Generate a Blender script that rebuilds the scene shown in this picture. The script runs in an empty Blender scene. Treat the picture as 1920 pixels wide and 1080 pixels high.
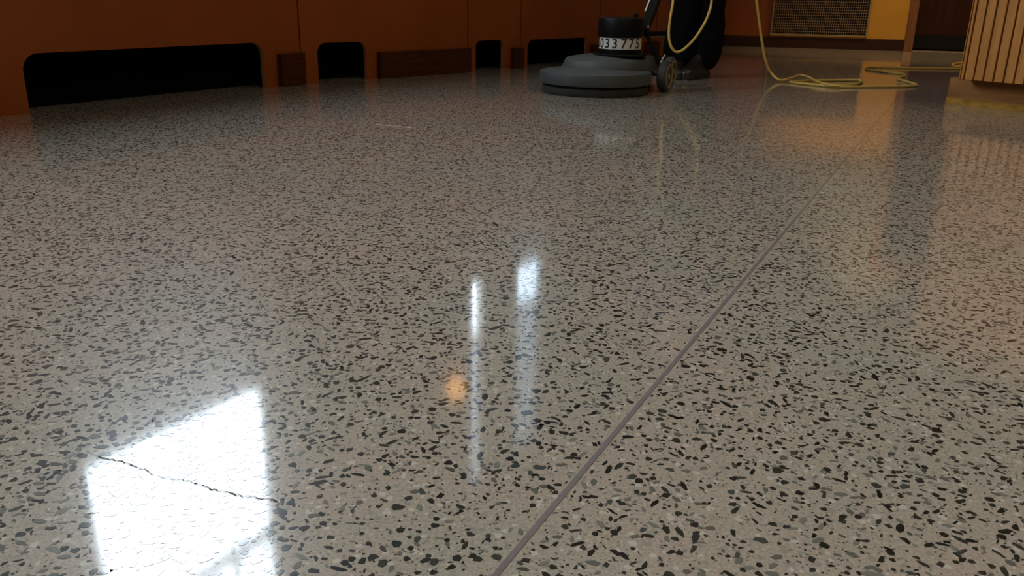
import bpy, bmesh, math, random
import numpy as np
from mathutils import Vector, Matrix

random.seed(7)
S = bpy.context.scene
C = S.collection
rad = math.radians

# ------------------------------------------------------------------ camera
FPX, PITCH, ROLL, CAMH = 1585.0, rad(19.0), rad(0.96), 0.42
_f = Vector((0, math.cos(PITCH), -math.sin(PITCH)))
_u = Vector((0, math.sin(PITCH), math.cos(PITCH)))
_r = Vector((1, 0, 0))
_R = _r * math.cos(ROLL) + _u * math.sin(ROLL)
_U = -_r * math.sin(ROLL) + _u * math.cos(ROLL)
cam_d = bpy.data.cameras.new('camera')
cam = bpy.data.objects.new('camera', cam_d)
C.objects.link(cam)
cam_d.sensor_width = 36
cam_d.lens = FPX / 1920 * 36
cam_d.clip_start = 0.02
M = Matrix((_R, _U, -_f)).transposed().to_4x4()
M.translation = (0, 0, CAMH)
cam.matrix_world = M
S.camera = cam

# ------------------------------------------------------------------ sky, exposure
W = bpy.data.worlds.new('world')
S.world = W
W.use_nodes = True
wb = W.node_tree.nodes['Background']
wb.inputs[0].default_value = (0.80, 0.90, 1.0, 1)      # even overcast daylight
wb.inputs[1].default_value = 16.5
S.view_settings.view_transform = 'Standard'
S.view_settings.look = 'None'
S.view_settings.gamma = 1
S.view_settings.use_curve_mapping = False
S.view_settings.exposure = 0.0
try:
    S.cycles.sample_clamp_indirect = 6
    S.cycles.max_bounces = 7
    S.cycles.diffuse_bounces = 4
    S.cycles.glossy_bounces = 3
    S.cycles.transparent_max_bounces = 6
    S.cycles.caustics_reflective = False
    S.cycles.caustics_refractive = False
except Exception:
    pass


def ray(px, py):
    return _f + _R * ((px - 960) / FPX) + _U * ((540 - py) / FPX)


def gp(px, py, z=0.0):                       # point of the photo lying on the level z
    d = ray(px, py)
    t = (z - CAMH) / d.z
    return Vector((0, 0, CAMH)) + d * t


def at(px, py, Y):                           # point of the photo at depth Y
    d = ray(px, py)
    return Vector((0, 0, CAMH)) + d * (Y / d.y)


# ------------------------------------------------------------------ materials
MATS = {}


class NT:
    def __init__(s, name):
        s.m = bpy.data.materials.new(name)
        s.m.use_nodes = True
        s.t = s.m.node_tree
        s.b = s.t.nodes['Principled BSDF']
        MATS[name] = s.m

    def n(s, typ, **kw):
        nd = s.t.nodes.new(typ)
        for k, v in kw.items():
            if k.startswith('i_'):
                nd.inputs[k[2:].replace('_', ' ')].default_value = v
            else:
                setattr(nd, k, v)
        return nd

    def l(s, a, b):
        s.t.links.new(a, b)

    def mix(s, fac, a, b, mode='MIX'):
        nd = s.t.nodes.new('ShaderNodeMix')
        nd.data_type = 'RGBA'
        nd.blend_type = mode
        for sock, v in ((nd.inputs[0], fac), (nd.inputs[6], a), (nd.inputs[7], b)):
            if isinstance(v, bpy.types.NodeSocket):
                s.l(v, sock)
            elif isinstance(v, (int, float)):
                sock.default_value = v
            else:
                sock.default_value = (*v, 1)
        return nd.outputs[2]

    def math(s, op, a, b=None, c=None):
        nd = s.t.nodes.new('ShaderNodeMath')
        nd.operation = op
        for i, v in enumerate((a, b, c)):
            if v is None:
                continue
            if isinstance(v, bpy.types.NodeSocket):
                s.l(v, nd.inputs[i])
            else:
                nd.inputs[i].default_value = v
        return nd.outputs[0]

    def mr(s, v, a, b, c=0.0, d=1.0):
        nd = s.t.nodes.new('ShaderNodeMapRange')
        s.l(v, nd.inputs[0])
        for i, x in enumerate((a, b, c, d)):
            nd.inputs[i + 1].default_value = x
        return nd.outputs[0]


def simple(name, col, rough=0.5, metal=0.0, var=0.12, scale=8.0, stretch=(1, 1, 1), spec=0.5, bump=0.0, bscale=200.0, coat=0.0):
    n = NT(name)
    tc = n.n('ShaderNodeTexCoord')
    mp = n.n('ShaderNodeMapping')
    mp.inputs['Scale'].default_value = stretch
    n.l(tc.outputs['Object'], mp.inputs[0])
    nz = n.n('ShaderNodeTexNoise', i_Scale=scale, i_Detail=5.0)
    n.l(mp.outputs[0], nz.inputs['Vector'])
    k = n.mr(nz.outputs[0], 0.3, 0.7)
    a = tuple(c * (1 - var) for c in col)
    b = tuple(min(1, c * (1 + var)) for c in col)
    n.l(n.mix(k, a, b), n.b.inputs['Base Color'])
    n.b.inputs['Roughness'].default_value = rough
    n.b.inputs['Metallic'].default_value = metal
    n.b.inputs['Specular IOR Level'].default_value = spec
    n.b.inputs['Coat Weight'].default_value = coat
    if bump:
        nb = n.n('ShaderNodeTexNoise', i_Scale=bscale, i_Detail=3.0)
        n.l(mp.outputs[0], nb.inputs['Vector'])
        bp = n.n('ShaderNodeBump', i_Strength=bump, i_Distance=0.002)
        n.l(nb.outputs[0], bp.inputs['Height'])
        n.l(bp.outputs[0], n.b.inputs['Normal'])
    return n


def emit(name, col, strength):
    n = NT(name)
    n.b.inputs['Base Color'].default_value = (*col, 1)
    n.b.inputs['Emission Color'].default_value = (*col, 1)
    n.b.inputs['Emission Strength'].default_value = strength


def polish(n):                                # the ground and sealed surface of the terrazzo
    n.b.inputs['Roughness'].default_value = 0.30
    n.b.inputs['Specular IOR Level'].default_value = 0.14
    n.b.inputs['Coat Weight'].default_value = 1.0
    n.b.inputs['Coat Roughness'].default_value = 0.07
    n.b.inputs['Coat IOR'].default_value = 1.75


CH0, CH1 = 2.1, 2.9       # modelled chips end over this stretch of depth; the material takes over


def floor_material():
    n = NT('terrazzo')
    geo = n.n('ShaderNodeNewGeometry')
    pos = geo.outputs['Position']
    # matrix: sand coloured cement, slow pinkish and greenish drift
    big = n.n('ShaderNodeTexNoise', i_Scale=3.2, i_Detail=3.0)
    n.l(pos, big.inputs['Vector'])
    base = n.mix(n.mr(big.outputs[0], 0.35, 0.65), (0.48, 0.395, 0.315), (0.435, 0.405, 0.32))
    fine = n.n('ShaderNodeTexNoise', i_Scale=330.0, i_Detail=4.0)
    n.l(pos, fine.inputs['Vector'])
    base = n.mix(n.mr(fine.outputs[0], 0.35, 0.7), n.mix(1.0, base, (0.66, 0.66, 0.66), 'MULTIPLY'), base)
    # small pale and greenish grains
    vg = n.n('ShaderNodeTexVoronoi', i_Scale=135.0)
    n.l(pos, vg.inputs['Vector'])
    sep = n.n('ShaderNodeSeparateColor')
    n.l(vg.outputs['Color'], sep.inputs[0])
    inside = n.math('LESS_THAN', vg.outputs['Distance'], n.math('MULTIPLY', sep.outputs[1], 0.52))
    pale = n.math('MULTIPLY', inside, n.math('GREATER_THAN', sep.outputs[0], 0.66))
    green = n.math('MULTIPLY', inside, n.math('LESS_THAN', sep.outputs[0], 0.36))
    base = n.mix(n.math('MULTIPLY', pale, 0.55), base, (0.60, 0.56, 0.50))
    base = n.mix(n.math('MULTIPLY', green, 0.6), base, (0.23, 0.235, 0.19))
    vs = n.n('ShaderNodeTexVoronoi', i_Scale=310.0)
    n.l(pos, vs.inputs['Vector'])
    sp = n.n('ShaderNodeSeparateColor')
    n.l(vs.outputs['Color'], sp.inputs[0])
    tiny = n.math('MULTIPLY', n.math('LESS_THAN', vs.outputs['Distance'], 0.36), n.math('GREATER_THAN', sp.outputs[0], 0.84))
    base = n.mix(n.math('MULTIPLY', tiny, 0.75), base, (0.10, 0.095, 0.08))
    # dark chips beyond the modelled ones
    dn = n.n('ShaderNodeTexNoise', i_Scale=120.0, i_Detail=1.0)
    n.l(pos, dn.inputs['Vector'])
    va = n.t.nodes.new('ShaderNodeVectorMath')
    va.operation = 'MULTIPLY_ADD'
    n.l(dn.outputs['Color'], va.inputs[0])
    va.inputs[1].default_value = (0.009, 0.009, 0)
    n.l(pos, va.inputs[2])
    vd = n.n('ShaderNodeTexVoronoi', i_Scale=88.0)
    vd.voronoi_dimensions = '2D'
    n.l(va.outputs[0], vd.inputs['Vector'])
    sd = n.n('ShaderNodeSeparateColor')
    n.l(vd.outputs['Color'], sd.inputs[0])
    xyz = n.n('ShaderNodeSeparateXYZ')
    n.l(pos, xyz.inputs[0])
    reach = n.math('SQRT', n.math('ADD', n.math('MULTIPLY', xyz.outputs[0], xyz.outputs[0]), n.math('MULTIPLY', xyz.outputs[1], xyz.outputs[1])))
    side = n.math('SUBTRACT', n.math('ABSOLUTE', xyz.outputs[0]), n.math('MULTIPLY', xyz.outputs[1], 0.8))
    beyond = n.math('MAXIMUM', n.mr(reach, CH0, CH1), n.mr(side, 0.2, 0.5))
    beyond = n.math('MAXIMUM', beyond, n.mr(xyz.outputs[1], 0.42, 0.30))
    here = n.math('LESS_THAN', sd.outputs[2], beyond)
    size = n.math('MULTIPLY_ADD', sd.outputs[0], 0.38, 0.08)
    chip = n.math('MULTIPLY', n.math('LESS_THAN', vd.outputs['Distance'], size), here)
    dark = n.mix(sd.outputs[1], (0.014, 0.015, 0.012), (0.065, 0.066, 0.052))
    base = n.mix(chip, base, dark)
    n.l(base, n.b.inputs['Base Color'])
    polish(n)
    # smudges left by the polishing: faint changes of gloss
    sm = n.n('ShaderNodeTexNoise', i_Scale=1.7, i_Detail=4.0)
    n.l(pos, sm.inputs['Vector'])
    n.l(n.mr(sm.outputs[0], 0.3, 0.75, 0.055, 0.095), n.b.inputs['Coat Roughness'])
    return n.m


floor_material()
nc = NT('stone_chip')
ca = nc.n('ShaderNodeVertexColor')
ca.layer_name = 'tint'
nc.l(ca.outputs[0], nc.b.inputs['Base Color'])
polish(nc)
polish(simple('zinc', (0.19, 0.172, 0.172), 0.35, 0.0, var=0.1, scale=30))
simple('crack', (0.13, 0.10, 0.065), 1.0, spec=0.0)
simple('pale_streak', (0.55, 0.52, 0.46), 0.7)
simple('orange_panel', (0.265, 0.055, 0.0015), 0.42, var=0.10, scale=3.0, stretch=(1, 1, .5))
simple('panel_edge', (0.30, 0.16, 0.07), 0.6)
simple('cavity_shade', (0.004, 0.0035, 0.003), 1.0, spec=0.0)
simple('kick_wood', (0.060, 0.015, 0.003), 0.6, spec=0.15, var=0.35, scale=12, stretch=(1, 1, 9))
simple('yellow_wall', (0.58, 0.285, 0.022), 0.5, var=0.06, scale=2.5)
simple('cream_wall', (0.20, 0.18, 0.145), 0.7, var=0.05, scale=2)
simple('ceiling_white', (0.45, 0.42, 0.37), 0.8, var=0.04, scale=2)
simple('tan_wall', (0.42, 0.28, 0.16), 0.6, var=0.06, scale=2)
simple('dark_base', (0.035, 0.014, 0.007), 0.6, spec=0.15, var=0.3, scale=14, stretch=(6, 6, 1))
simple('dark_wood', (0.030, 0.008, 0.003), 0.6, spec=0.15, var=0.3, scale=5, stretch=(6, 6, .6))
simple('jamb_wood', (0.20, 0.075, 0.018), 0.45, var=0.25, scale=6, stretch=(8, 8, .7))
simple('black_rubber', (0.006, 0.006, 0.006), 0.7, spec=0.15)
simple('slat_wood', (0.40, 0.165, 0.034), 0.5, spec=0.25, var=0.2, scale=7, stretch=(9, 9, .55))
simple('slat_groove', (0.045, 0.008, 0.004), 0.7)
simple('plinth_wood', (0.27, 0.115, 0.030), 0.6, spec=0.15, var=0.3, scale=6, stretch=(.8, .8, 6))
simple('plinth_stain', (0.33, 0.165, 0.030), 0.8, spec=0.1, var=0.35, scale=18, stretch=(1, 1, 3))
simple('grille_metal', (0.30, 0.20, 0.10), 0.4, 0.2, var=0.1)
simple('grille_void', (0.008, 0.006, 0.005), 0.9)
simple('housing_grey', (0.052, 0.058, 0.055), 0.6, spec=0.35, var=0.10, scale=14, bump=0.15, bscale=260)
simple('pad_grey', (0.022, 0.023, 0.018), 0.9, var=0.25, scale=120, bump=0.6, bscale=400)
simple('motor_black', (0.004, 0.004, 0.004), 0.45, spec=0.12)
simple('steel', (0.55, 0.55, 0.53), 0.28, 1.0, var=0.08)
simple('sill_metal', (0.22, 0.18, 0.13), 0.5, var=0.2, scale=30)
simple('paving', (0.18, 0.18, 0.17), 0.9, var=0.2, scale=1.5)
simple('upper_grey', (0.15, 0.145, 0.12), 0.7, var=0.06, scale=2)
simple('plate_white', (0.60, 0.58, 0.52), 0.5, var=0.05)
simple('ink', (0.012, 0.012, 0.012), 0.5)
simple('tyre', (0.035, 0.038, 0.036), 0.7)
simple('hub_tan', (0.24, 0.175, 0.085), 0.5, var=0.15, scale=40)
simple('red_plastic', (0.07, 0.010, 0.007), 0.5)
simple('cable_yellow', (0.60, 0.385, 0.085), 0.5, var=0.12, scale=20)
simple('trouser_navy', (0.003, 0.003, 0.0035), 1.0, spec=0.1, var=0.3, scale=30, bump=0.4, bscale=300)
simple('jacket_blue', (0.02, 0.035, 0.075), 0.9, var=0.3, scale=30)
simple('boot_leather', (0.010, 0.007, 0.005), 0.38, var=0.3, scale=25)
simple('boot_sole', (0.005, 0.005, 0.005), 0.6)
simple('skin', (0.45, 0.26, 0.18), 0.5)
simple('hair', (0.03, 0.018, 0.01), 0.6)
simple('window_white', (0.62, 0.60, 0.56), 0.5, var=0.04)
simple('can_bronze', (0.012, 0.010, 0.008), 0.8)
simple('lamp_brass', (0.45, 0.30, 0.10), 0.35, 0.9)
emit('lamp_orange', (1.0, 0.45, 0.10), 3.2)
emit('lamp_warm', (1.0, 0.74, 0.42), 10.0)
emit('fill_white', (1.0, 0.85, 0.66), 5.0)


def glass(name, tint):
    n = NT(name)
    tr = n.n('ShaderNodeBsdfTransparent')
    tr.inputs[0].default_value = (*tint, 1)
    gl = n.n('ShaderNodeBsdfGlossy')
    gl.inputs['Roughness'].default_value = 0.02
    mx = n.n('ShaderNodeMixShader')
    mx.inputs[0].default_value = 0.05
    n.l(tr.outputs[0], mx.inputs[1])
    n.l(gl.outputs[0], mx.inputs[2])
    n.l(mx.outputs[0], n.t.nodes['Material Output'].inputs[0])


glass('glass_clear', (0.94, 0.96, 0.97))
glass('glass_streak', (0.060, 0.048, 0.031))  # dim warm tint set for pale streaks mirrored in the floor
glass('glass_mid', (0.50, 0.53, 0.56))
glass('glass_dim', (0.22, 0.245, 0.26))


# ------------------------------------------------------------------ builders
class MB:
    def __init__(s):
        s.v, s.f = [], []

    def add(s, vs, fs):
        o = len(s.v)
        s.v += [tuple(v) for v in vs]
        s.f += [tuple(i + o for i in f) for f in fs]
        return s

    def box(s, lo, hi):
        x0, y0, z0 = lo
        x1, y1, z1 = hi
        return s.add([(x0, y0, z0), (x1, y0, z0), (x1, y1, z0), (x0, y1, z0), (x0, y0, z1), (x1, y0, z1), (x1, y1, z1), (x0, y1, z1)],
                     [(0, 3, 2, 1), (4, 5, 6, 7), (0, 1, 5, 4), (1, 2, 6, 5), (2, 3, 7, 6), (3, 0, 4, 7)])

    def prism(s, poly, z0, z1):               # plan outline, counter-clockwise
        n = len(poly)
        vs = [(p[0], p[1], z0) for p in poly] + [(p[0], p[1], z1) for p in poly]
        fs = [tuple(range(n - 1, -1, -1)), tuple(range(n, 2 * n))]
        fs += [(i, (i + 1) % n, n + (i + 1) % n, n + i) for i in range(n)]
        return s.add(vs, fs)

    def wallbox(s, a, b, z0, z1, t, off=0.0):  # upright slab from a to b; t = thickness away to the left of a->b
        a, b = Vector(a[:2]), Vector(b[:2])
        d = (b - a).normalized()
        nrm = Vector((-d.y, d.x))
        a0, b0 = a + nrm * off, b + nrm * off
        return s.prism([a0, b0, b0 + nrm * t, a0 + nrm * t], z0, z1)

    def rings(s, rs, cap0=True, cap1=True, closed=True):
        o = len(s.v)
        n = len(rs[0])
        for r in rs:
            s.v += [tuple(p) for p in r]
        for k in range(len(rs) - 1):
            for i in range(n if closed else n - 1):
                j = (i + 1) % n
                s.f.append((o + k * n + i, o + k * n + j, o + (k + 1) * n + j, o + (k + 1) * n + i))
        if cap0:
            s.f.append(tuple(o + i for i in range(n - 1, -1, -1)))
        if cap1:
            s.f.append(tuple(o + (len(rs) - 1) * n + i for i in range(n)))
        return s

    def lathe(s, prof, c=(0, 0, 0), n=48, M=None):
        rs = []
        for r, z in prof:
            ring = [Vector((r * math.cos(2 * math.pi * i / n), r * math.sin(2 * math.pi * i / n), z)) for i in range(n)]
            if M is not None:
                ring = [M @ p for p in ring]
            rs.append([p + Vector(c) for p in ring])
        return s.rings(rs)

    def tube(s, pts, r, n=10):
        pts = [Vector(p) for p in pts]
        rr = r if isinstance(r, (list, tuple)) else [r] * len(pts)
        rs = []
        t = (pts[1] - pts[0]).normalized()
        up = Vector((0, 0, 1)) if abs(t.z) < 0.9 else Vector((1, 0, 0))
        x = t.cross(up).normalized()
        for i, p in enumerate(pts):
            t = (pts[min(i + 1, len(pts) - 1)] - pts[max(i - 1, 0)]).normalized()
            x = (x - t * x.dot(t)).normalized()
            y = t.cross(x)
            rs.append([p + (x * math.cos(2 * math.pi * k / n) + y * math.sin(2 * math.pi * k / n)) * rr[i] for k in range(n)])
        return s.rings(rs)

    def build(s, name, mat, parent=None, smooth=False, bevel=0.0, loc=None):
        me = bpy.data.meshes.new(name)
        me.from_pydata(s.v, [], s.f)
        me.update()
        bm = bmesh.new()
        bm.from_mesh(me)
        bmesh.ops.recalc_face_normals(bm, faces=bm.faces)
        bm.to_mesh(me)
        bm.free()
        return link(name, me, mat, parent, smooth, bevel, loc)


def link(name, me, mat, parent=None, smooth=False, bevel=0.0, loc=None):
    if mat:
        me.materials.append(MATS[mat])
    o = bpy.data.objects.new(name, me)
    C.objects.link(o)
    if parent:
        o.parent = parent
    if loc is not None:
        o.location = loc
    if smooth:
        me.polygons.foreach_set('use_smooth', [True] * len(me.polygons))
        md = o.modifiers.new('edges', 'EDGE_SPLIT')
        md.split_angle = rad(38)
    if bevel:
        b = o.modifiers.new('bevel', 'BEVEL')
        b.width = bevel
        b.segments = 2
        b.limit_method = 'ANGLE'
    return o


def tag(o, label=None, cat=None, group=None, kind=None):
    if label:
        o['label'] = label
    if cat:
        o['category'] = cat
    if group:
        o['group'] = group
    if kind:
        o['kind'] = kind
    return o


def empty(name, loc=(0, 0, 0)):
    o = bpy.data.objects.new(name, None)
    o.empty_display_size = 0.1
    C.objects.link(o)
    o.location = loc
    return o


def catmull(pts, k=8):
    pts = [Vector(p) for p in pts]
    out = []
    P = [pts[0] * 2 - pts[1]] + pts + [pts[-1] * 2 - pts[-2]]
    for i in range(1, len(P) - 2):
        a, b, c, d = P[i - 1:i + 3]
        for j in range(k):
            t = j / k
            out.append(0.5 * (2 * b + (c - a) * t + (2 * a - 5 * b + 4 * c - d) * t * t + (3 * b - a - 3 * c + d) * t ** 3))
    out.append(pts[-1])
    return out


# ------------------------------------------------------------------ floor
# plan of the hall: the window wall runs obliquely along the left side
WU = Vector((0.532, 0.847))                     # direction of the window wall in plan
W0 = Vector((-1.914, 3.276))                    # left jamb of the near window
_nw = Vector((-WU.y, WU.x)) * .075
_a, _b = W0 - WU * 9.75 + _nw, W0 + WU * 7.4 + _nw
ROOM = [(_a.x, _a.y), (5.75, _a.y), (5.75, _b.y), (_b.x, _b.y)]
floor = MB().add([(x, y, 0) for x, y in ROOM], [(0, 1, 2, 3)]).build('floor', 'terrazzo')
tag(floor, 'polished grey terrazzo floor with dark stone chips reflecting the windows', None, kind='structure')

s0 = Vector((-0.01, 0.54))
sd = Vector((0.4563, 0.8898)).normalized()
a, b = s0 - sd * 4.5, s0 + sd * 8.55
sn = Vector((-sd.y, sd.x)) * 0.0026
MB().prism([a + sn, a - sn, b - sn, b + sn], 0.0, 0.0005).build('divider_strip', 'zinc', floor)


# stone chips of the terrazzo
def make_chips():
    rnd = random.Random(3)
    lib = []
    for i in range(44):
        k = rnd.choice((4, 5, 5, 6, 6, 7, 8))
        asp = rnd.choice((1.0, 1.25, 1.5, 1.8, 2.2, 2.8))
        ph = rnd.random() * 6.28
        poly = []
        for j in range(k):
            an = ph + (j + rnd.uniform(-.33, .33)) * 2 * math.pi / k
            rr = rnd.uniform(.72, 1.12)
            poly.append((rr * math.cos(an) * asp ** .5, rr * math.sin(an) / asp ** .5))
        if i % 4 == 3:
            g = rnd.uniform(.10, .19)
            col = (g, g * 1.0, g * .82)
        else:
            g = rnd.choice((.009, .013, .018, .026, .04, .06))
            col = (g * rnd.uniform(.9, 1.08), g * 1.06, g * rnd.uniform(.78, .95))
        lib.append((poly, col))
    cell = 0.012
    grid = {}
    chips = []
    HT = 0.00025

    def free(x, y, r):
        gx, gy = int(x // cell), int(y // cell)
        for i in range(gx - 1, gx + 2):
            for j in range(gy - 1, gy + 2):
                for (qx, qy, qr) in grid.get((i, j), ()):
                    if (qx - x) ** 2 + (qy - y) ** 2 < (0.72 * (qr + r)) ** 2:
                        return False
        return True
    y0, y1 = 0.30, CH1
    area = 0
    tries = int(15500 * 0.5 * ((1.6 * y1 + 1.0) + (1.6 * y0 + 1.0)) * (y1 - y0))
    for _ in range(tries):
        # draw a place in the wedge of floor in front of the camera
        while True:
            y = rnd.uniform(y0, y1)
            x = rnd.uniform(-0.8 * y1 - .5, 0.8 * y1 + .5)
            if abs(x) < .8 * y + .5:
                break
        d = math.hypot(x, y)
        if d > CH0 and rnd.random() < (d - CH0) / (CH1 - CH0):
            continue
        if rnd.random() < (abs(x) - .8 * y - .2) / .3 or rnd.random() < (.42 - y) / .12:
            continue
        q = rnd.random()
        r = 0.0009 + 0.0040 * q ** 1.6 + (0.0022 * rnd.random() if rnd.random() < .13 else 0)
        # keep clear of the divider strip
        off = (Vector((x, y)) - s0)
        if abs(off.x * sd.y - off.y * sd.x) < r * 1.2 + .003:
            continue
        if not free(x, y, r):
            continue
        grid.setdefault((int(x // cell), int(y // cell)), []).append((x, y, r))
        chips.append((x, y, r, rnd.random() * 6.283, rnd.randrange(len(lib))))
    # the 300 that show largest
    def shown(c):
        d = Vector((c[0], c[1], -CAMH))
        z = d.dot(_f)
        u, v = d.dot(_R) / z * FPX, d.dot(_U) / z * FPX
        if abs(u) > 955 or abs(v) > 535:
            return 0
        return (c[2] / z) ** 2 * CAMH / d.length
    order = sorted(range(len(chips)), key=lambda i: -shown(chips[i]))
    top = set(order[:300])

    def mesh(name, items):
        vs, fs, cols = [], [], []
        for (x, y, r, an, li) in items:
            poly, col = lib[li]
            k = len(poly)
            ca_, sa_ = math.cos(an) * r, math.sin(an) * r
            o = len(vs)
            h = HT / (1 if r < .5 else 0.003)
            for (px, py) in poly:
                vs.append((x + px * ca_ - py * sa_, y + px * sa_ + py * ca_, h))
            for (px, py) in poly:
                vs.append((x + 1.03 * (px * ca_ - py * sa_), y + 1.03 * (px * sa_ + py * ca_), 0.0))
            fs.append(tuple(range(o, o + k)))
            for j in range(k):
                fs.append((o + k + j, o + k + (j + 1) % k, o + (j + 1) % k, o + j))
            cols += [col] * (2 * k)
        me = bpy.data.meshes.new(name)
        me.from_pydata(vs, [], fs)
        at_ = me.color_attributes.new('tint', 'FLOAT_COLOR', 'POINT')
        arr = np.ones((len(cols), 4), np.float32)
        arr[:, :3] = cols
        at_.data.foreach_set('color', arr.ravel())
        me.update()
        me.materials.append(MATS['stone_chip'])
        return me
    unit = {}
    for i in top:
        x, y, r, an, li = chips[i]
        if li not in unit:
            unit[li] = mesh('stone_chip', [(0, 0, 1.0, 0, li)])
        o = bpy.data.objects.new('stone_chip', unit[li])
        C.objects.link(o)
        o.parent = floor
        o.location = (x, y, 0)
        o.rotation_euler = (0, 0, an)
        o.scale = (r, r, 0.003)
    st = bpy.data.objects.new('stone_chips', mesh('stone_chips', [chips[i] for i in order[300:]]))
    C.objects.link(st)
    st.parent = floor
    st['kind'] = 'stuff'
    print('chips', len(chips))


make_chips()

# the crack in the near left and a pale streak further off
cr = [(160, 847), (182, 856), (206, 862), (226, 864), (244, 872), (258, 878), (272, 879), (284, 889), (300, 894), (322, 900), (340, 901), (356, 903),
      (372, 908), (388, 913), (396, 918), (414, 921), (436, 926), (452, 931), (470, 932), (488, 936), (512, 937), (522, 944), (534, 952)]
cp = [gp(*p) for p in cr]
m = MB()
rc = random.Random(5)
fine_pts = []
for i in range(len(cp) - 1):
    for j in range(4):
        p = cp[i].lerp(cp[i + 1], j / 4)
        fine_pts.append(p + Vector((rc.uniform(-.0007, .0007), rc.uniform(-.001, .001), 0)))
L, Rr = [], []
for i, p in enumerate(fine_pts):
    w = rc.uniform(.00025, .0008) * (1 if 3 < i < len(fine_pts) - 4 else .4)
    L.append((p.x, p.y + w, .0006))
    Rr.append((p.x, p.y - w, .0006))
n_ = len(L)
m.add(L + Rr, [(i, n_ + i, n_ + i + 1, i + 1) for i in range(n_ - 1)])
m.build('crack', 'crack', floor)
a, b = gp(704, 233), gp(772, 240)
m = MB()
m.add([(a.x, a.y + .004, .0005), (a.x, a.y - .004, .0005), (b.x, b.y - .005, .0005), (b.x, b.y + .003, .0005)], [(0, 1, 2, 3)])
m.build('pale_mark', 'pale_streak', floor)

# ------------------------------------------------------------------ left wall: panelled casework
seam_px = [(567, 157.5), (877, 134.6), (975, 126.5), (1121, 115.0), (1227, 107.5), (1345, 100.0)]
sp_ = [gp(*p).to_2d() for p in seam_px]
dir0 = (gp(496, 160).to_2d() - gp(48, 207).to_2d()).normalized()
first = sp_[0] - dir0 * 2.75
far0 = first - dir0 * 3.4
corners = [far0, first] + sp_
PANEL_H = 1.20

wall_left = empty('wall_left', (0, 0, 0))
tag(wall_left, 'low wall of dark orange panels with black cut-outs at the floor', None, kind='structure')


def panel_mesh(a, b, cut, top=PANEL_H, gap=0.004, t=0.02):
    """upright panel from a to b with a round-cornered cut-out open at the floor (s0, s1, height, radius, square_right)"""
    d = (b - a)
    Ln = d.length
    d = d.normalized()
    nrm = Vector((-d.y, d.x))
    g0, g1 = gap, Ln - gap
    if cut:
        c0, c1, hh, r, sq = cut
        pts = [(g0, 0), (c0, 0)]
        pts += [(c0 + r - r * math.cos(k), hh - r + r * math.sin(k)) for k in [math.pi / 2 * i / 7 for i in range(8)]]
        if sq:
            pts += [(c1, hh)]
        else:
            pts += [(c1 - r + r * math.sin(k), hh - r + r * math.cos(k)) for k in [math.pi / 2 * i / 7 for i in range(8)]]
        pts += [(c1, 0), (g1, 0), (g1, top), (g0, top)]
    else:
        pts = [(g0, 0), (g1, 0), (g1, top), (g0, top)]
    vs = [(a.x + d.x * s, a.y + d.y * s, z) for s, z in pts] + [(a.x + d.x * s + nrm.x * t, a.y + d.y * s + nrm.y * t, z) for s, z in pts]
    n = len(pts)
    bm = bmesh.new()
    bv = [bm.verts.new(v) for v in vs]
    front = bm.faces.new(bv[:n])
    back = bm.faces.new(bv[n:][::-1])
    sides = [bm.faces.new((bv[(i + 1) % n], bv[i], bv[n + i], bv[n + (i + 1) % n])) for i in range(n)]
    if cut:
        for i in range(1, n - 4):
            sides[i].material_index = 1
    front.normal_update()
    back.normal_update()
    bmesh.ops.triangulate(bm, faces=[front, back])
    bmesh.ops.recalc_face_normals(bm, faces=bm.faces)
    me = bpy.data.meshes.new('panel')
    bm.to_mesh(me)
    bm.free()
    me.materials.append(MATS['orange_panel'])
    me.materials.append(MATS['panel_edge'])
    return me


def on_line(px, a, b):                          # how far along a->b the column px of the photo falls
    q = gp(px, 150).to_2d().normalized()
    d = (b - a).normalized()
    det = d.x * q.y - d.y * q.x
    return (-a.x * q.y + a.y * q.x) / det


cuts = {1: (46, 497, 130, 'r'), 2: (598, 688, 100, 'r'), 3: (892, 943, 91, 'r'), 4: (988, 1097, 84, 's')}
heights = {}
for i in range(len(corners) - 1):
    a, b = corners[i], corners[i + 1]
    cut = None
    if i in cuts:
        p0, p1, yt, kind = cuts[i]
        s_0, s_1 = on_line(p0, a, b), on_line(p1, a, b)
        hh = {1: .205, 2: .190, 3: .172, 4: .165}[i]
        cut = (s_0, s_1, hh, {1: .062, 2: .048, 3: .035, 4: .05}[i], kind == 's')
    elif i == 0:
        cut = (0.5, 2.6, .205, .06, False)
    me = panel_mesh(a, b, cut)
    o = bpy.data.objects.new('panel', me)
    C.objects.link(o)
    o.parent = wall_left
# wooden kick boards standing proud of the panels
for i, p0, p1, hh in ((1, 522, 566, .150), (2, 708, 876.5, .135), (3, 957, 974.5, .120), (4, 1104, 1120, .115), (5, 1203, 1226, .12)):
    a, b = corners[i], corners[i + 1]
    d = (b - a).normalized()
    s_0, s_1 = on_line(p0, a, b), on_line(p1, a, b)
    MB().wallbox(a + d * s_0, a + d * s_1, 0, hh, -0.032, -0.001).build('kick_board', 'kick_wood', wall_left, bevel=.002)
# backing painted black for the shade in the cut-outs, and the shelf on top
lin = []
for k in range(len(corners) - 1):
    a, b = corners[k], corners[k + 1]
    MB().wallbox(a, b, 0.0, PANEL_H, 0.01, 0.15).build('shade_lining', 'cavity_shade', wall_left)
    MB().wallbox(a, b, PANEL_H, PANEL_H + .03, 0.24, -0.02).build('shelf_top', 'orange_panel', wall_left)
# end return of the casework towards the back wall
e0 = corners[-1]
MB().wallbox(e0, e0 + Vector((-.02, 1.2)), 0, PANEL_H, .02).build('end_panel', 'orange_panel', wall_left)

# ------------------------------------------------------------------ window wall above
CEIL = 3.55
NW = Vector((-WU.y, WU.x))                      # outwards


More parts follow.
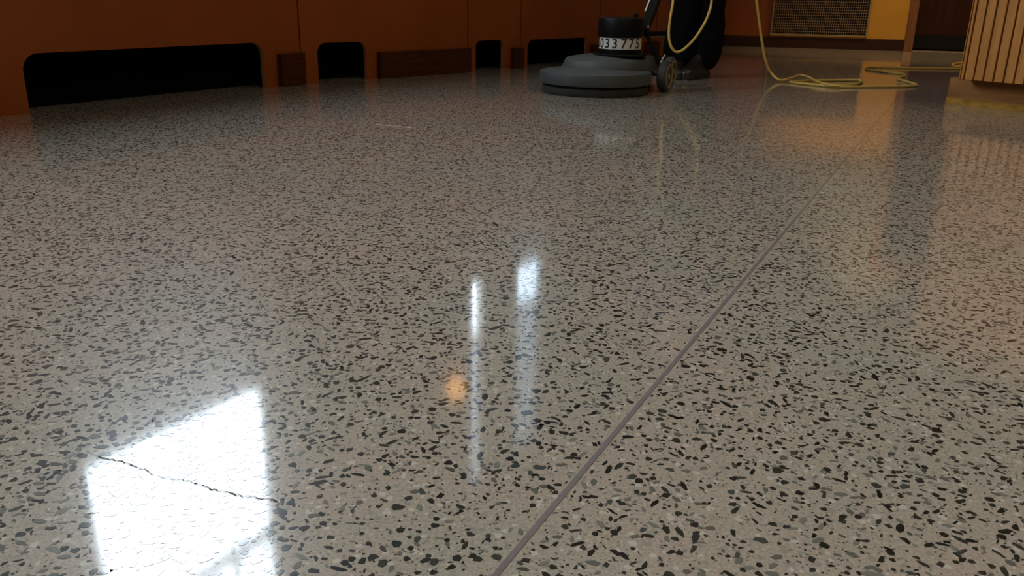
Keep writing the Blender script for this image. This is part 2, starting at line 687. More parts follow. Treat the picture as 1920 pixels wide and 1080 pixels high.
def wpt(u, off=0.0):
    return W0 + WU * u + NW * off


SILL, HEAD = 1.58, 3.35
# openings along the wall: start, end, transom heights, glass of each light from the sill up
near_w = 1.109
openings = [(-2.3, -0.75, [2.45], ['glass_clear', 'glass_clear']),
            (0.0, near_w, [2.55], ['glass_clear', 'glass_clear']),
            (1.70, 1.93, [2.4], ['glass_streak', 'glass_streak']),  # added slot, only there to mirror a pale streak in the floor
            (3.06, 3.19, [2.05], ['glass_clear', 'glass_mid']),
            (3.66, 4.12, [2.0], ['glass_mid', 'glass_dim']),
            (4.97, 5.08, [2.4], ['glass_streak', 'glass_streak'])]  # second added slot for a mirrored streak
U0, U1 = -9.68, 6.44
wall_up = MB()
us = [U0] + [x for o_ in openings for x in o_[:2]] + [U1]
for i in range(0, len(us), 2):
    wall_up.wallbox(wpt(us[i]), wpt(us[i + 1]), 0, CEIL, 0.07)
for o_ in openings:
    wall_up.wallbox(wpt(o_[0]), wpt(o_[1]), 0, SILL, 0.07)
    wall_up.wallbox(wpt(o_[0]), wpt(o_[1]), HEAD, CEIL, 0.07)
wl = wall_up.build('wall_window_side', 'cream_wall')
tag(wl, 'dull beige upper wall holding the tall windows above the orange panels', None, kind='structure')

for wi, (u0, u1, trs, gl) in enumerate(openings):
    root = empty('window_%d' % (wi + 1), (*wpt((u0 + u1) / 2), SILL))
    tag(root, None, None, kind='structure')
    bw = 0.045 if u1 - u0 > .2 else 0.006
    inv = Matrix.Translation(-root.location)

    def loc_box(a0, a1, z0, z1, t, off, name, mat):
        mbx = MB().wallbox(wpt(a0), wpt(a1), z0, z1, t, off)
        mbx.v = [tuple(inv @ Vector(v)) for v in mbx.v]
        return mbx.build(name, mat, root)
    fr = MB()
    for (a0, a1, z0, z1) in ((u0, u0 + bw, SILL, HEAD), (u1 - bw, u1, SILL, HEAD), (u0 + bw, u1 - bw, SILL, SILL + bw), (u0 + bw, u1 - bw, HEAD - bw, HEAD)):
        fr.wallbox(wpt(a0), wpt(a1), z0, z1, 0.05, 0.012)
    fr.v = [tuple(inv @ Vector(v)) for v in fr.v]
    fr.build('window_frame', 'window_white', root)
    zs = [SILL + bw] + trs + [HEAD - bw]
    for z in trs:
        loc_box(u0 + bw, u1 - bw, z - .03, z + .03, 0.04, 0.018, 'transom', 'window_white')
    if u1 - u0 > .8:
        um = u0 + (u1 - u0) * .72
        loc_box(um - .012, um + .012, trs[0] + .03, HEAD - bw, 0.03, 0.022, 'mullion', 'window_white')
    for k in range(len(zs) - 1):
        loc_box(u0 + bw * .8, u1 - bw * .8, zs[k], zs[k + 1], 0.006, 0.035, 'pane', gl[k])
    # daylight portal helps the renderer find the window
    ld = bpy.data.lights.new('daylight', 'AREA')
    ld.shape = 'RECTANGLE'
    ld.size, ld.size_y = u1 - u0, HEAD - SILL
    ld.cycles.is_portal = True
    lo = bpy.data.objects.new('daylight', ld)
    C.objects.link(lo)
    cc = wpt((u0 + u1) / 2, .075)
    lo.location = (cc.x, cc.y, (SILL + HEAD) / 2)
    lo.rotation_euler = (-Vector((NW.x, NW.y, 0))).to_track_quat('-Z', 'Y').to_euler()

# ------------------------------------------------------------------ back wall
BA, BB = Vector((2.05, 8.6)), Vector((3.6, 8.21))
BD = (BB - BA).normalized()
BN = Vector((-BD.y, BD.x))


def bpx(px):                                    # distance along the back wall of a photo column
    return on_line(px, BA, BB)


def bpt(s, off=0.0):
    return BA + BD * s + BN * off


sg0, sg1 = bpx(1434), bpx(1613)
sj = bpx(1684)
sd1 = sj + 1.05
SL, SR = -0.95, 5.2
wb_ = MB()
wb_.wallbox(bpt(sg0 + .006), bpt(sj), 0, 1.16, 0.2)
wb_.wallbox(bpt(sd1 + .09), bpt(SR), 0, 1.16, 0.2)
wback = wb_.build('wall_back', 'yellow_wall')
tag(wback, 'golden yellow lower back wall with the vent grille and dark doorway', None, kind='structure')
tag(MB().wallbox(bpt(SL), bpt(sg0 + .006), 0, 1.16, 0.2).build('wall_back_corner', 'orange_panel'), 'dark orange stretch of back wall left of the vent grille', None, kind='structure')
wu_ = MB()
wu_.wallbox(bpt(SL), bpt(sj), 1.16, CEIL, 0.2)
wu_.wallbox(bpt(sd1 + .09), bpt(SR), 1.16, CEIL, 0.2)
wu_.wallbox(bpt(sj), bpt(sd1 + .09), 2.15, CEIL, 0.2)
tag(wu_.build('wall_back_upper', 'upper_grey'), 'grey upper back wall above the yellow wall', None, kind='structure')
tag(MB().wallbox(bpt(SL), bpt(sj - .001), 1.13, 1.17, -0.03).build('trim_1', 'jamb_wood'), None, None, kind='structure')
tag(MB().wallbox(bpt(SL), bpt(sj - .002), 0, 0.10, -0.015).build('baseboard_back', 'dark_base', bevel=.003),
    'dark brown baseboard under the vent grille', None, kind='structure')
# doorway: jambs, dark door set back, kick plate, sill
door = empty('door_1', (*bpt(sj + .5), 0))
tag(door, 'dark brown door set back in the doorway beside the slatted counter', None, kind='structure')
di = Matrix.Translation(-door.location)


def dbox(s0_, s1_, z0, z1, t, off, name, mat, bev=0.0):
    q = MB().wallbox(bpt(s0_), bpt(s1_), z0, z1, t, off)
    q.v = [tuple(di @ Vector(v)) for v in q.v]
    return q.build(name, mat, door, bevel=bev)


dbox(sj, sj + .075, 0, 2.15, 0.36, -0.03, 'door_jamb', 'jamb_wood', .004)
dbox(sd1 + .01, sd1 + .085, 0, 2.15, 0.36, -0.03, 'door_jamb', 'jamb_wood', .004)
dbox(sj - .05, sd1 + .13, 0, 2.2, .05, .34, 'door_light_stop', 'cavity_shade')  # added sheet that stops light leaking in under the door
dbox(sj + .08, sd1, 2.08, 2.15, 0.36, -0.03, 'door_head', 'jamb_wood', .004)
leaf = dbox(sj + .08, sd1, 0.012, 2.08, 0.045, 0.26, 'door_leaf', 'dark_wood')
kp = MB().wallbox(bpt(sj + .085), bpt(sd1 - .005), 0.015, 0.14, 0.004, 0.255)
kp.v = [tuple(di @ Vector(v)) for v in kp.v]
kp.build('kick_plate', 'black_rubber', leaf)
dbox(sj + .08, sd1, 0, 0.004, 0.05, -0.01, 'door_sill', 'sill_metal')

# vent grille
gr = empty('vent_grille', (*bpt(sg0), 0.10))
tag(gr, 'tan metal egg-crate vent grille low in the yellow back wall', 'vent')
gi = Matrix.Translation(-gr.location)
GZ0, GZ1 = 0.112, 0.66


def gbuild(mbx, name, mat, bev=0.0):
    mbx.v = [tuple(gi @ Vector(v)) for v in mbx.v]
    return mbx.build(name, mat, gr, bevel=bev)


fw = 0.016
for (a0, a1, z0, z1) in ((sg0, sg1, GZ0, GZ0 + fw), (sg0, sg1, GZ1 - fw, GZ1), (sg0, sg0 + fw, GZ0 + fw, GZ1 - fw), (sg1 - fw, sg1, GZ0 + fw, GZ1 - fw)):
    gbuild(MB().wallbox(bpt(a0), bpt(a1), z0, z1, -0.02, -0.001), 'frame_bar', 'grille_metal', .002)
gbuild(MB().wallbox(bpt(sg0 + fw), bpt(sg1 - fw), GZ0 + fw, GZ1 - fw, -0.002, -0.0005), 'backing', 'grille_void')
lat = MB()
nv, nh = 44, 21
for i in range(1, nv):
    s_ = sg0 + fw + (sg1 - sg0 - 2 * fw) * i / nv
    lat.wallbox(bpt(s_ - .0018), bpt(s_ + .0018), GZ0 + fw, GZ1 - fw, -0.009, -0.003)
lv = gbuild(lat, 'lattice_uprights', 'grille_metal')
lat = MB()
for i in range(1, nh):
    z = GZ0 + fw + (GZ1 - GZ0 - 2 * fw) * i / nh
    lat.wallbox(bpt(sg0 + fw), bpt(sg1 - fw), z - .0023, z + .0023, -0.011, -0.003)
lh = gbuild(lat, 'lattice_rails', 'grille_metal')
lv['kind'] = 'stuff'
lh['kind'] = 'stuff'

# ------------------------------------------------------------------ remaining room shell
wr = MB().box((5.6, -5, 0), (5.8, 10, CEIL)).build('wall_right', 'tan_wall')
tag(wr, 'tan right hand wall', None, kind='structure')
wf = MB().box((-7.0, -4.95, 0), (5.7, -4.8, CEIL)).build('wall_front', 'tan_wall')
tag(wf, 'tan wall behind the viewer', None, kind='structure')
ce = MB().prism(ROOM, CEIL, CEIL + .2).build('ceiling', 'ceiling_white')
tag(ce, 'off-white ceiling', None, kind='structure')


yd = MB().box((-40, -30, -0.45), (30, 50, -0.35)).build('ground', 'paving')
tag(yd, 'grey paving outside the windows', None, kind='structure')

# ------------------------------------------------------------------ lamps
def downlight(x, y, energy, label, col=(1.0, 0.66, 0.34), spread=2.4, z=CEIL):
    t = empty('ceiling_lamp', (x, y, z))
    tag(t, label, 'lamp', 'round ceiling lamps')
    MB().lathe([(.001, 0), (.135, 0), (.135, -.22), (.128, -.22), (.128, -.006), (.001, -.006)], n=28).build('can', 'can_bronze', t, smooth=True)
    MB().lathe([(.001, -.010), (.10, -.010), (.10, -.016), (.001, -.016)], n=28).build('diffuser', 'lamp_warm', t)
    ld = bpy.data.lights.new('ceiling_lamp_light', 'SPOT')
    ld.energy = energy
    ld.color = col
    ld.spot_size = spread
    ld.spot_blend = 0.8
    ld.shadow_soft_size = 0.04
    o = bpy.data.objects.new('ceiling_lamp_light', ld)
    C.objects.link(o)
    o.parent = t
    o.location = (0, 0, -0.06)


def fill_panel(x, y, energy, label):  # unseen panel added for overhead fill on floor and machine
    t = empty('fill_panel_light', (x, y, CEIL))
    tag(t, label, 'lamp', 'added fill light panels')
    f = MB()
    for lo, hi in (((-.32, -.32, -.03), (.32, -.29, 0)), ((-.32, .29, -.03), (.32, .32, 0)), ((-.32, -.29, -.03), (-.29, .29, 0)), ((.29, -.29, -.03), (.32, .29, 0))):
        f.box(lo, hi)
    f.build('frame', 'window_white', t)
    MB().box((-.29, -.29, -.016), (.29, .29, -.008)).build('diffuser', 'fill_white', t)
    ld = bpy.data.lights.new('fill_light', 'AREA')
    ld.size = .56
    ld.energy = energy
    ld.color = (1.0, 0.85, 0.66)
    o = bpy.data.objects.new('fill_light', ld)
    C.objects.link(o)
    o.parent = t
    o.location = (0, 0, -0.02)


downlight(3.50, 7.72, 430, 'round ceiling lamp over the yellow back wall', spread=1.05)
downlight(3.2, 2.0, 95, 'round ceiling lamp in front of the slatted counter')
fill_panel(0.7, 4.15, 1.0, 'unseen fill light panel added over the floor polisher')
fill_panel(2.6, 3.2, 6, 'unseen fill light panel added over the slatted counter')
fill_panel(0.3, 0.9, 15, 'unseen fill light panel added straight above the viewer')
fill_panel(2.4, 0.2, 15, 'unseen fill light panel added to the right of the viewer')

lampP = Vector((-0.40, 5.62, 2.30))
pl = empty('pendant_lamp', lampP)
tag(pl, 'orange glowing globe lamp hanging beside the far windows', 'lamp')
MB().lathe([(.001, -.075), (.045, -.065), (.075, -.03), (.082, 0), (.075, .03), (.045, .065), (.02, .075)], n=24).build('globe', 'lamp_orange', pl, smooth=True)
MB().lathe([(.024, .07), (.028, .075), (.028, .11), (.012, .12)], n=16).build('cap', 'lamp_brass', pl, smooth=True)
MB().tube([(0, 0, .115), (0, 0, .6), (0, 0, CEIL - lampP.z)], .005, 8).build('stem', 'lamp_brass', pl)

# ------------------------------------------------------------------ slatted counter on the right
PZ = 0.115
c0 = gp(1797, 149, PZ).to_2d()
c1 = gp(1901, 158, PZ).to_2d()
cd = (c1 - c0).normalized()
cn = Vector((-cd.y, cd.x))                       # away from the viewer
ctr = empty('slatted_counter', (c0.x, c0.y, 0))
tag(ctr, 'wooden counter faced with upright honey coloured slats on a plain plinth', 'counter')
ci = Matrix.Translation(-ctr.location)


def cbuild(mbx, name, mat, bev=0.0, par=None):
    mbx.v = [tuple(ci @ Vector(v)) for v in mbx.v]
    return mbx.build(name, mat, par or ctr, bevel=bev)


def cpt(s, off=0.0):
    return c0 + cd * s + cn * off


CL, CZ = 1.45, 1.08
cbuild(MB().wallbox(cpt(0.004), cpt(CL), PZ, CZ, 0.58, 0.016), 'body', 'slat_groove')
bounds = [on_line(x, c0, c1) for x in (1797, 1799, 1806.5, 1824.5, 1843, 1862, 1881.5, 1901)]
pitch = (bounds[-1] - bounds[2]) / 5
while bounds[-1] + pitch < CL:
    bounds.append(bounds[-1] + pitch)
for i in range(len(bounds) - 1):
    g_ = 0.0035 if i else 0.0008
    o = cbuild(MB().wallbox(cpt(bounds[i] + (g_ if i else 0)), cpt(bounds[i + 1] - g_), PZ + .002, CZ, 0.016), 'slat', 'slat_wood', .0015)
# plinth stands a little proud
pa = gp(1773, 194).to_2d()
off = (pa - c0).dot(cn)
sl = (pa - c0).dot(cd)
cbuild(MB().wallbox(cpt(sl), cpt(CL + .02), 0.0, PZ, 0.62 - off, off), 'plinth', 'plinth_wood', .004)
cbuild(MB().wallbox(cpt(sl - .001), cpt(CL + .02), 0.0, 0.028, -0.003, off - .0005), 'stained_edge', 'plinth_stain')
cbuild(MB().wallbox(cpt(-.05), cpt(CL + .02), CZ, CZ + .035, 0.66, -.04), 'counter_top', 'slat_wood', .006)

# ------------------------------------------------------------------ floor polishing machine
MC = Vector((0.375, 4.085, 0))
pm = empty('floor_polisher', MC)
tag(pm, 'grey round floor polishing machine with black motor and number plate', 'floor polisher')
# brush pad and its block
MB().lathe([(.20, .0), (.245, .001), (.250, .008), (.250, .030), (.244, .036), (.18, .037)], n=64).build('polishing_pad', 'pad_grey', pm, smooth=True)
MB().lathe([(.19, .034), (.235, .036), (.235, .056), (.19, .058)], n=48).build('pad_driver', 'black_rubber', pm, smooth=True)
# lower drum
MB().lathe([(.235, .056), (.255, .045), (.259, .047), (.262, .058), (.2605, .094), (.259, .0975), (.255, .0995), (.12, .119)], n=72).build('drum_housing', 'housing_grey', pm, smooth=True)


def hull_outline(c_a, r_a, c_b, r_b, n=64):
    """outline of two circles joined by their tangents"""
    pts = []
    ca_, cb_ = Vector(c_a), Vector(c_b)
    for i in range(n):
        an = 2 * math.pi * i / n
        e = Vector((math.cos(an), math.sin(an)))
        sa_, sb_ = ca_.dot(e) + r_a, cb_.dot(e) + r_b
        pts.append((ca_ + e * r_a) if sa_ > sb_ else (cb_ + e * r_b))
    return pts


def deck(rings_):
    rs = []
    for ins, z in rings_:
        rs.append([(p.x, p.y, z + .05 * max(0, p.y - .02) if z > .135 else z) for p in hull_outline((.045, .065), .198 - ins, (.175, .19), .140 - ins)])
    return MB().rings(rs)


deck([(-.002, .100), (.0, .118), (.014, .144), (.017, .1475), (.022, .149), (.11, .166)]).build('upper_deck', 'housing_grey', pm, smooth=True)
MOT = Vector((0.118, 0.085, 0))
MB().lathe([(.128, .166), (.130, .172), (.112, .174)], MOT, n=48).build('motor_collar', 'black_rubber', pm, smooth=True)
MB().lathe([(.101, .168), (.101, .196), (.096, .197), (.096, .262), (.097, .264)], MOT, n=48).build('motor_body', 'motor_black', pm, smooth=True)
MB().lathe([(.098, .248), (.106, .251), (.107, .256), (.107, .328), (.104, .334), (.096, .337), (.02, .339)], MOT, n=48).build('motor_cap', 'motor_black', pm, smooth=True)
# number plate wrapped round the motor
PR = 0.1005
tocam = math.atan2(-(MC.y + MOT.y), -(MC.x + MOT.x))
seg = 40
ang = [tocam + rad(-88 + 168 * i / seg) for i in range(seg + 1)]
mbp = MB()
mbp.rings([[(MOT.x + r_ * math.cos(t), MOT.y + r_ * math.sin(t), z) for t in ang] + [(MOT.x + (r_ - .003) * math.cos(t), MOT.y + (r_ - .003) * math.sin(t), z) for t in reversed(ang)] for r_, z in ((PR, .197), (PR, .2475))])
plate = mbp.build('number_plate', 'plate_white', pm, smooth=True)
dg = bpy.context.evaluated_depsgraph_get()
V, Fc = [], []
for chx, deg in zip('0033775', (-79, -57, -36, -14, 10, 31, 53)):
    cu = bpy.data.curves.new('digit', 'FONT')
    cu.body = chx
    cu.size = 0.058
    cu.offset = 0.0011
    cu.align_x = 'CENTER'
    cu.resolution_u = 4
    to = bpy.data.objects.new('digit', cu)
    C.objects.link(to)
    bpy.context.view_layer.update()
    dg = bpy.context.evaluated_depsgraph_get()
    me = bpy.data.meshes.new_from_object(to.evaluated_get(dg))
    bm = bmesh.new()
    bm.from_mesh(me)
    bmesh.ops.triangulate(bm, faces=bm.faces)
    bmesh.ops.subdivide_edges(bm, edges=[e for e in bm.edges if e.calc_length() > .01], cuts=2)
    ys = [v.co.y for v in bm.verts]
    y0_, y1_ = min(ys), max(ys)
    o_ = len(V)
    bm.verts.index_update()
    for v in bm.verts:
        z = .2005 + (v.co.y - y0_) / (y1_ - y0_) * .0445
        t = tocam + rad(deg) + v.co.x / PR
        # the mesh plane is wrapped on the motor, left to right as seen from in front
        V.append((MOT.x + (PR + .0006) * math.cos(t), MOT.y + (PR + .0006) * math.sin(t), z))
    for f in bm.faces:
        Fc.append(tuple(o_ + v.index for v in f.verts))
    bm.free()
    bpy.data.objects.remove(to)
    bpy.data.meshes.remove(me)
me = bpy.data.meshes.new('digits')
me.from_pydata(V, [], Fc)
me.update()
link('digits', me, 'ink', plate)
# knob on the motor, handle bar, bracket, struts
MB().lathe([(.013, 0), (.013, .022), (.009, .025)], (.186, .10, .332), n=16).build('cap_knob', 'black_rubber', pm, smooth=True)
hb0, hb1 = at(1206, 62, 4.235) - MC, Vector((.925, 4.69, 1.02)) - MC
hd = (hb1 - hb0).normalized()
hx = Vector((1, -.25, 0)).normalized()
hx = (hx - hd * hx.dot(hd)).normalized()
hy = hd.cross(hx)


def bar(p0, p1, wx, wy, x=hx, y=hy):
    return MB().rings([[p + x * sx * wx + y * sy * wy for sx, sy in ((-1, -1), (1, -1), (1, 1), (-1, 1))] for p in (p0, p1)])


bar(hb0, hb1, .020, .028).build('handle_bar', 'motor_black', pm, bevel=.004)
bar(hb0 + hd * .10 - hx * .0225 - hy * .022, hb1 - hx * .0225 - hy * .022, .003, .006).build('handle_glint', 'window_white', pm)  # pale strip paints the window glint along the handle edge
grip_c = hb1 + hd * .02
MB().tube([grip_c - hx * .21, grip_c - hx * .1, grip_c + hx * .1, grip_c + hx * .21], .016, 14).build('grip_bar', 'black_rubber', pm, smooth=True)
MB().box(tuple(grip_c + Vector((-.06, -.05, -.06))), tuple(grip_c + Vector((.06, .03, .04)))).build('switch_box', 'motor_black', pm, bevel=.008)


def P(px, py, Y):
    return at(px, py, Y) - MC


bar(P(1212, 64, 4.27), P(1248, 63, 4.36), .012, .012, Vector((0, 1, 0)), Vector((0, 0, 1))).build('bracket', 'motor_black', pm, bevel=.002)
bar(P(1212, 69, 4.26), P(1246, 68.5, 4.35), .010, .002, Vector((0, 1, 0)), Vector((0, 0, 1))).build('bracket_rail', 'steel', pm)
bar(P(1213, 66, 4.25), P(1240, 122, 4.22), .012, .014, Vector((1, 0, 0)), Vector((0, 1, 0))).build('strut', 'motor_black', pm, bevel=.003)
MB().tube([P(1247, 103, 4.24), P(1238, 118, 4.2)], .004, 8).build('spring_rod', 'steel', pm, smooth=True)
MB().lathe([(.008, 0), (.008, .012), (.004, .014)], P(1214.5, 53, 4.19), n=12).build('bolt', 'steel', pm, smooth=True)
# wheels
an = Vector((.90, -.43, 0)).normalized()
QW = Vector((0, 0, 1)).rotation_difference(an).to_matrix()


def wheel(cx, cy, r, w):
    c = Vector((cx, cy, r)) - MC
    t = MB().lathe([(r * .62, -w * .5), (r * .9, -w * .5), (r, -w * .32), (r, w * .32), (r * .9, w * .5), (r * .62, w * .5)], c, n=36, M=QW).build('wheel', 'tyre', pm, smooth=True)
    MB().lathe([(r * .64, w * .3), (r * .80, w * .50), (r * .80, w * .56), (r * .68, w * .58), (r * .60, w * .35)], c, n=36, M=QW).build('rim', 'hub_tan', t, smooth=True)
    MB().lathe([(r * .62, -w * .1), (r * .62, w * .2), (r * .2, w * .25)], c, n=24, M=QW).build('disc', 'tyre', t, smooth=True)
    MB().lathe([(r * .2, w * .1), (r * .2, w * .5), (r * .1, w * .6)], c, n=16, M=QW).build('hub', 'hub_tan', t, smooth=True)


wheel(.715, 4.165, .072, .042)
wheel(.79, 4.47, .072, .042)
wheel(.715 - an.x * .34, 4.30 - an.y * .34 + .1, .072, .042)
MB().tube([Vector((.715, 4.165, .072)) - MC, Vector((.60, 4.26, .09)) - MC], .010, 10).build('axle', 'steel', pm, smooth=True)
MB().tube([Vector((.79, 4.47, .072)) - MC, Vector((.68, 4.38, .13)) - MC], .012, 10).build('rear_axle', 'motor_black', pm, smooth=True)
MB().box((.25, -.03, .006), (.275, .0, .045)).build('side_guard', 'red_plastic', pm, bevel=.006)

# ------------------------------------------------------------------ person behind the machine


def skin_mesh(name, verts, edges, radii, root=0, sub=2, mat=None, parent=None):
    me = bpy.data.meshes.new(name)
    me.from_pydata([tuple(v) for v in verts], edges, [])
    o = bpy.data.objects.new(name, me)
    C.objects.link(o)
    sk = o.modifiers.new('skin', 'SKIN')
    sk.use_smooth_shade = True
    for i, r in enumerate(radii):
        sv = me.skin_vertices[0].data[i]
        sv.radius = r if isinstance(r, tuple) else (r, r)
        sv.use_root = (i == root)
    ss = o.modifiers.new('sub', 'SUBSURF')
    ss.levels = ss.render_levels = sub
    bpy.context.view_layer.update()
    d_ = bpy.context.evaluated_depsgraph_get()
    me2 = bpy.data.meshes.new_from_object(o.evaluated_get(d_))
    me2.name = name
    bpy.data.objects.remove(o)
    bpy.data.meshes.remove(me)
    me2.materials.clear()
    me2.polygons.foreach_set('use_smooth', [True] * len(me2.polygons))
    return link(name, me2, mat, parent)


hip = Vector((1.015, 5.08, .93))
sh = Vector((1.01, 4.98, 1.42))
across = Vector((.93, -.30, 0)).normalized()      # towards the person's left hand
fwd = Vector((-.35, -.93, 0)).normalized()
ankR, ankL = Vector((.935, 5.01, .09)), Vector((1.085, 5.015, .09))
kneR, kneL = Vector((.945, 4.975, .49)), Vector((1.08, 4.985, .49))
hR, hL = hip - across * .095, hip + across * .095
gripR, gripL = MC + grip_c - hx * .17, MC + grip_c + hx * .17
bv, be, br = [], [], []


def addv(p, r, prev=None):
    bv.append(p)
    br.append(r)
    if prev is not None:
        be.append((prev, len(bv) - 1))
    return len(bv) - 1


i0 = addv(hip, .13)
i1 = addv(hip.lerp(sh, .5) + fwd * .01, .125, i0)
i2 = addv(sh - Vector((0, 0, .06)), .135, i1)
i3 = addv(sh + Vector((0, 0, .09)) + fwd * .02, .052, i2)
i4 = addv(sh + Vector((0, 0, .19)) + fwd * .05, .085, i3)
i5 = addv(sh + Vector((0, 0, .29)) + fwd * .06, .078, i4)
for s_, hpt, kn, ak in ((-1, hR, kneR, ankR), (1, hL, kneL, ankL)):
    j = addv(hpt - Vector((0, 0, .08)), .085, i0)
    j = addv(kn, .058, j)
    j = addv(kn.lerp(ak, .4) - fwd * .015, .052, j)
    j = addv(ak, .038, j)
for s_, gpnt in ((-1, gripR), (1, gripL)):
    shp = sh + across * s_ * .19
    elb = shp.lerp(gpnt, .52) + Vector((0, 0, -.09)) + across * s_ * .05 - fwd * .06
    j = addv(shp, .058, i2)
    j = addv(elb, .042, j)
    wr_ = gpnt.lerp(elb, .28) + Vector((0, 0, .03))
    j = addv(wr_, .028, j)
    pal = gpnt + Vector((0, 0, .030)) - fwd * .02
    jp = addv(pal, .030, j)
    for k in range(4):                            # fingers curl round the grip
        base = gpnt + hx * (.03 - .02 * k) + Vector((0, 0, .030))
        q1 = addv(base + fwd * .012, .0095, jp)
        q2 = addv(base + fwd * .036 + Vector((0, 0, -.022)), .0085, q1)
        addv(base + fwd * .022 + Vector((0, 0, -.055)), .0078, q2)
    q1 = addv(gpnt - hx * s_ * .04 + Vector((0, 0, .014)), .010, jp)
    addv(gpnt - hx * s_ * .038 + fwd * .012 + Vector((0, 0, -.016)), .0085, q1)
person = skin_mesh('person', bv, be, br, 0, 2, 'skin')
tag(person, 'person in dark trousers and boots standing behind the floor polisher', 'person')
# trousers, loose over the boots
tv = [hip + Vector((0, 0, .10)), hip - Vector((0, 0, .02)),
      hR - Vector((0, 0, .13)), kneR + Vector((0, 0, .06)), kneR - Vector((0, 0, .12)) + fwd * .01, ankR + Vector((0, 0, .08)) + fwd * .02, ankR + Vector((.0, 0, -.055)) + fwd * .035,
      hL - Vector((0, 0, .13)), kneL + Vector((0, 0, .06)), kneL - Vector((0, 0, .12)) + fwd * .01, ankL + Vector((.0, 0, .07)) + fwd * .02, ankL + Vector((-.012, 0, -.06)) + fwd * .035]
te = [(0, 1), (1, 2), (2, 3), (3, 4), (4, 5), (5, 6), (1, 7), (7, 8), (8, 9), (9, 10), (10, 11)]
tr_ = [.16, .165, .115, .092, .092, .098, .092, .115, .092, .094, .102, .092]
trs_ = skin_mesh('trousers', tv, te, tr_, 1, 3, 'trouser_navy', person)
dtex = bpy.data.textures.new('folds', 'CLOUDS')
dtex.noise_scale = 0.09
dm = trs_.modifiers.new('folds', 'DISPLACE')
dm.texture = dtex
dm.strength = 0.022
dm.mid_level = 0.5
# jacket
jv = [hip + Vector((0, 0, .02)), hip.lerp(sh, .5), sh - Vector((0, 0, .05)), sh + Vector((0, 0, .05)) + fwd * .02]
je = [(0, 1), (1, 2), (2, 3)]
jr = [.185, .165, .17, .075]
for s_, gpnt in ((-1, gripR), (1, gripL)):
    shp = sh + across * s_ * .19
    elb = shp.lerp(gpnt, .52) + Vector((0, 0, -.09)) + across * s_ * .05 - fwd * .06
    wr_ = gpnt.lerp(elb, .30) + Vector((0, 0, .03))
    o_ = len(jv)
    jv += [shp, elb, wr_]
    je += [(2, o_), (o_, o_ + 1), (o_ + 1, o_ + 2)]
    jr += [.078, .062, .045]
skin_mesh('jacket', jv, je, jr, 1, 2, 'jacket_blue', person)
# head of hair, nose and ears
hc = sh + Vector((0, 0, .255)) + fwd * .045
hm = bmesh.new()
bmesh.ops.create_uvsphere(hm, u_segments=24, v_segments=14, radius=.1)
for v in hm.verts:
    v.co = Vector((v.co.x * .90, v.co.y * 1.08, v.co.z * 1.05))
    if v.co.y < -.05 and v.co.z < .045:
        v.co.y = -.05
    if v.co.z < -.05:
        v.co.z = -.05
me = bpy.data.meshes.new('hair')
hm.to_mesh(me)
hm.free()
ho = link('hair', me, 'hair', person, True)
ho.location = hc + Vector((0, 0, .03)) - fwd * .015
ho.rotation_euler = (0, 0, math.atan2(fwd.y, fwd.x) + math.pi / 2)


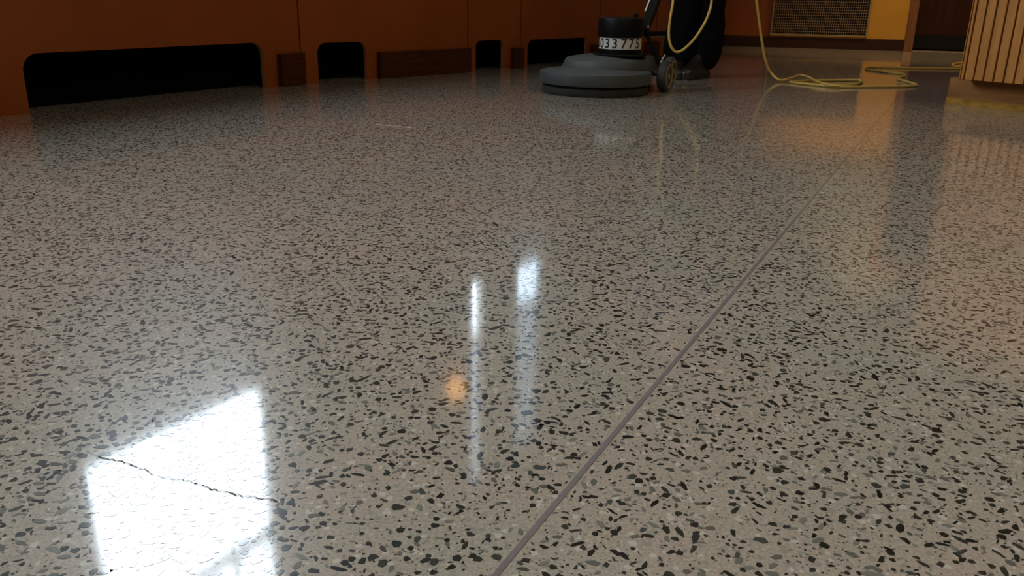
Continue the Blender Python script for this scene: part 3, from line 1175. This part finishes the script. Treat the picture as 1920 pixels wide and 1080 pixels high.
def boot(toe, heel, name='boot'):
    d = (toe - heel)
    Ln = d.length
    d.normalize()
    s_ = Vector((-d.y, d.x, 0))
    up = Vector((0, 0, 1))
    up_rings = []
    # stations along the foot: position, half width, top height
    for t, w, h in ((-.02, .026, .085), (.02, .036, .155), (.08, .040, .165), (.12, .041, .135), (.17, .044, .098), (.215, .047, .078), (.255, .045, .068), (.285, .032, .052), (.298, .012, .036)):
        t = t * Ln / .29
        c = heel + d * t
        ring = []
        for k in range(14):
            an_ = math.pi * k / 13
            ring.append(c + s_ * (w * math.cos(an_)) + up * (.024 + (h - .024) * max(0.0, math.sin(an_)) ** .75))
        up_rings.append(ring)
    b = MB().rings(up_rings).build(name, 'boot_leather', person, True)
    sub = b.modifiers.new('s', 'SUBSURF')
    sub.levels = sub.render_levels = 1
    outl = []
    prof = ((-.022, .022), (-.01, .034), (.04, .040), (.10, .036), (.15, .038), (.21, .049), (.26, .047), (.29, .034), (.303, .012))
    for t, w in prof:
        outl.append(heel + d * (t * Ln / .29) + s_ * w)
    for t, w in reversed(prof):
        outl.append(heel + d * (t * Ln / .29) - s_ * w)
    MB().prism([(p.x, p.y) for p in outl], 0.0, 0.026).build('sole', 'boot_sole', b, bevel=.003)


tl = gp(1280, 150)
boot(tl, tl + Vector((.160, .205, 0)))
tr2 = Vector((.895, 4.80, 0))
boot(tr2, tr2 + Vector((.045, .255, 0)))

# ------------------------------------------------------------------ yellow cable
CR = 0.0068


def fl(px, py, lift=0.0):
    p = gp(px, py, CR)
    p.z += lift
    return p


path = [MC + grip_c + Vector((.03, -.03, -.06)), at(1266, -60, 4.70), at(1262, 0, 4.66), at(1256.5, 35, 4.64), at(1254, 62, 4.63), at(1257, 84, 4.62), at(1267, 97, 4.62), at(1281, 93, 4.62),
        at(1301, 74, 4.64), at(1319, 47, 4.66), at(1330, 22, 4.68), at(1335, -5, 4.70), at(1345, -120, 4.74), at(1352, -210, 4.78), at(1376, -190, 4.80), at(1403, -90, 4.80),
        at(1418, 0, 4.80), at(1423, 38, 4.80), at(1429, 80, 4.80), at(1436, 116, 4.80), at(1446, 137, 4.81), fl(1462, 151.5, .004), fl(1482, 150, .010), fl(1499, 146.5, .016), fl(1515, 150, .016), fl(1530, 157, .014),
        fl(1552, 161.5, .008), fl(1580, 162.5, .004), fl(1602, 158.5), fl(1615, 154), fl(1613, 150.5), fl(1590, 150), fl(1550, 150.5), fl(1515, 151), fl(1490, 152), fl(1482, 153.5),
        fl(1496, 155.5), fl(1530, 159), fl(1570, 162.5), fl(1620, 162.5), fl(1680, 162), fl(1712, 161), fl(1718, 158.5), fl(1702, 153.5), fl(1686, 149), fl(1686, 145.5), fl(1696, 142),
        fl(1692, 138.5), fl(1668, 136), fl(1630, 130.5), fl(1625, 127.5), fl(1638, 125.8), fl(1700, 127.3), fl(1760, 128), fl(1800, 128.5), fl(1830, 127), fl(1846, 122.5), fl(1826, 118),
        fl(1797, 118.5), fl(1786, 121.5), fl(1789, 124.3), fl(1806, 124.8), fl(1850, 124), fl(1900, 121)]
cb = MB().tube(catmull(path, 9), CR, 10).build('power_cable', 'cable_yellow', None, True)
tag(cb, 'long yellow power cable looping from the polisher down across the floor', 'cable')
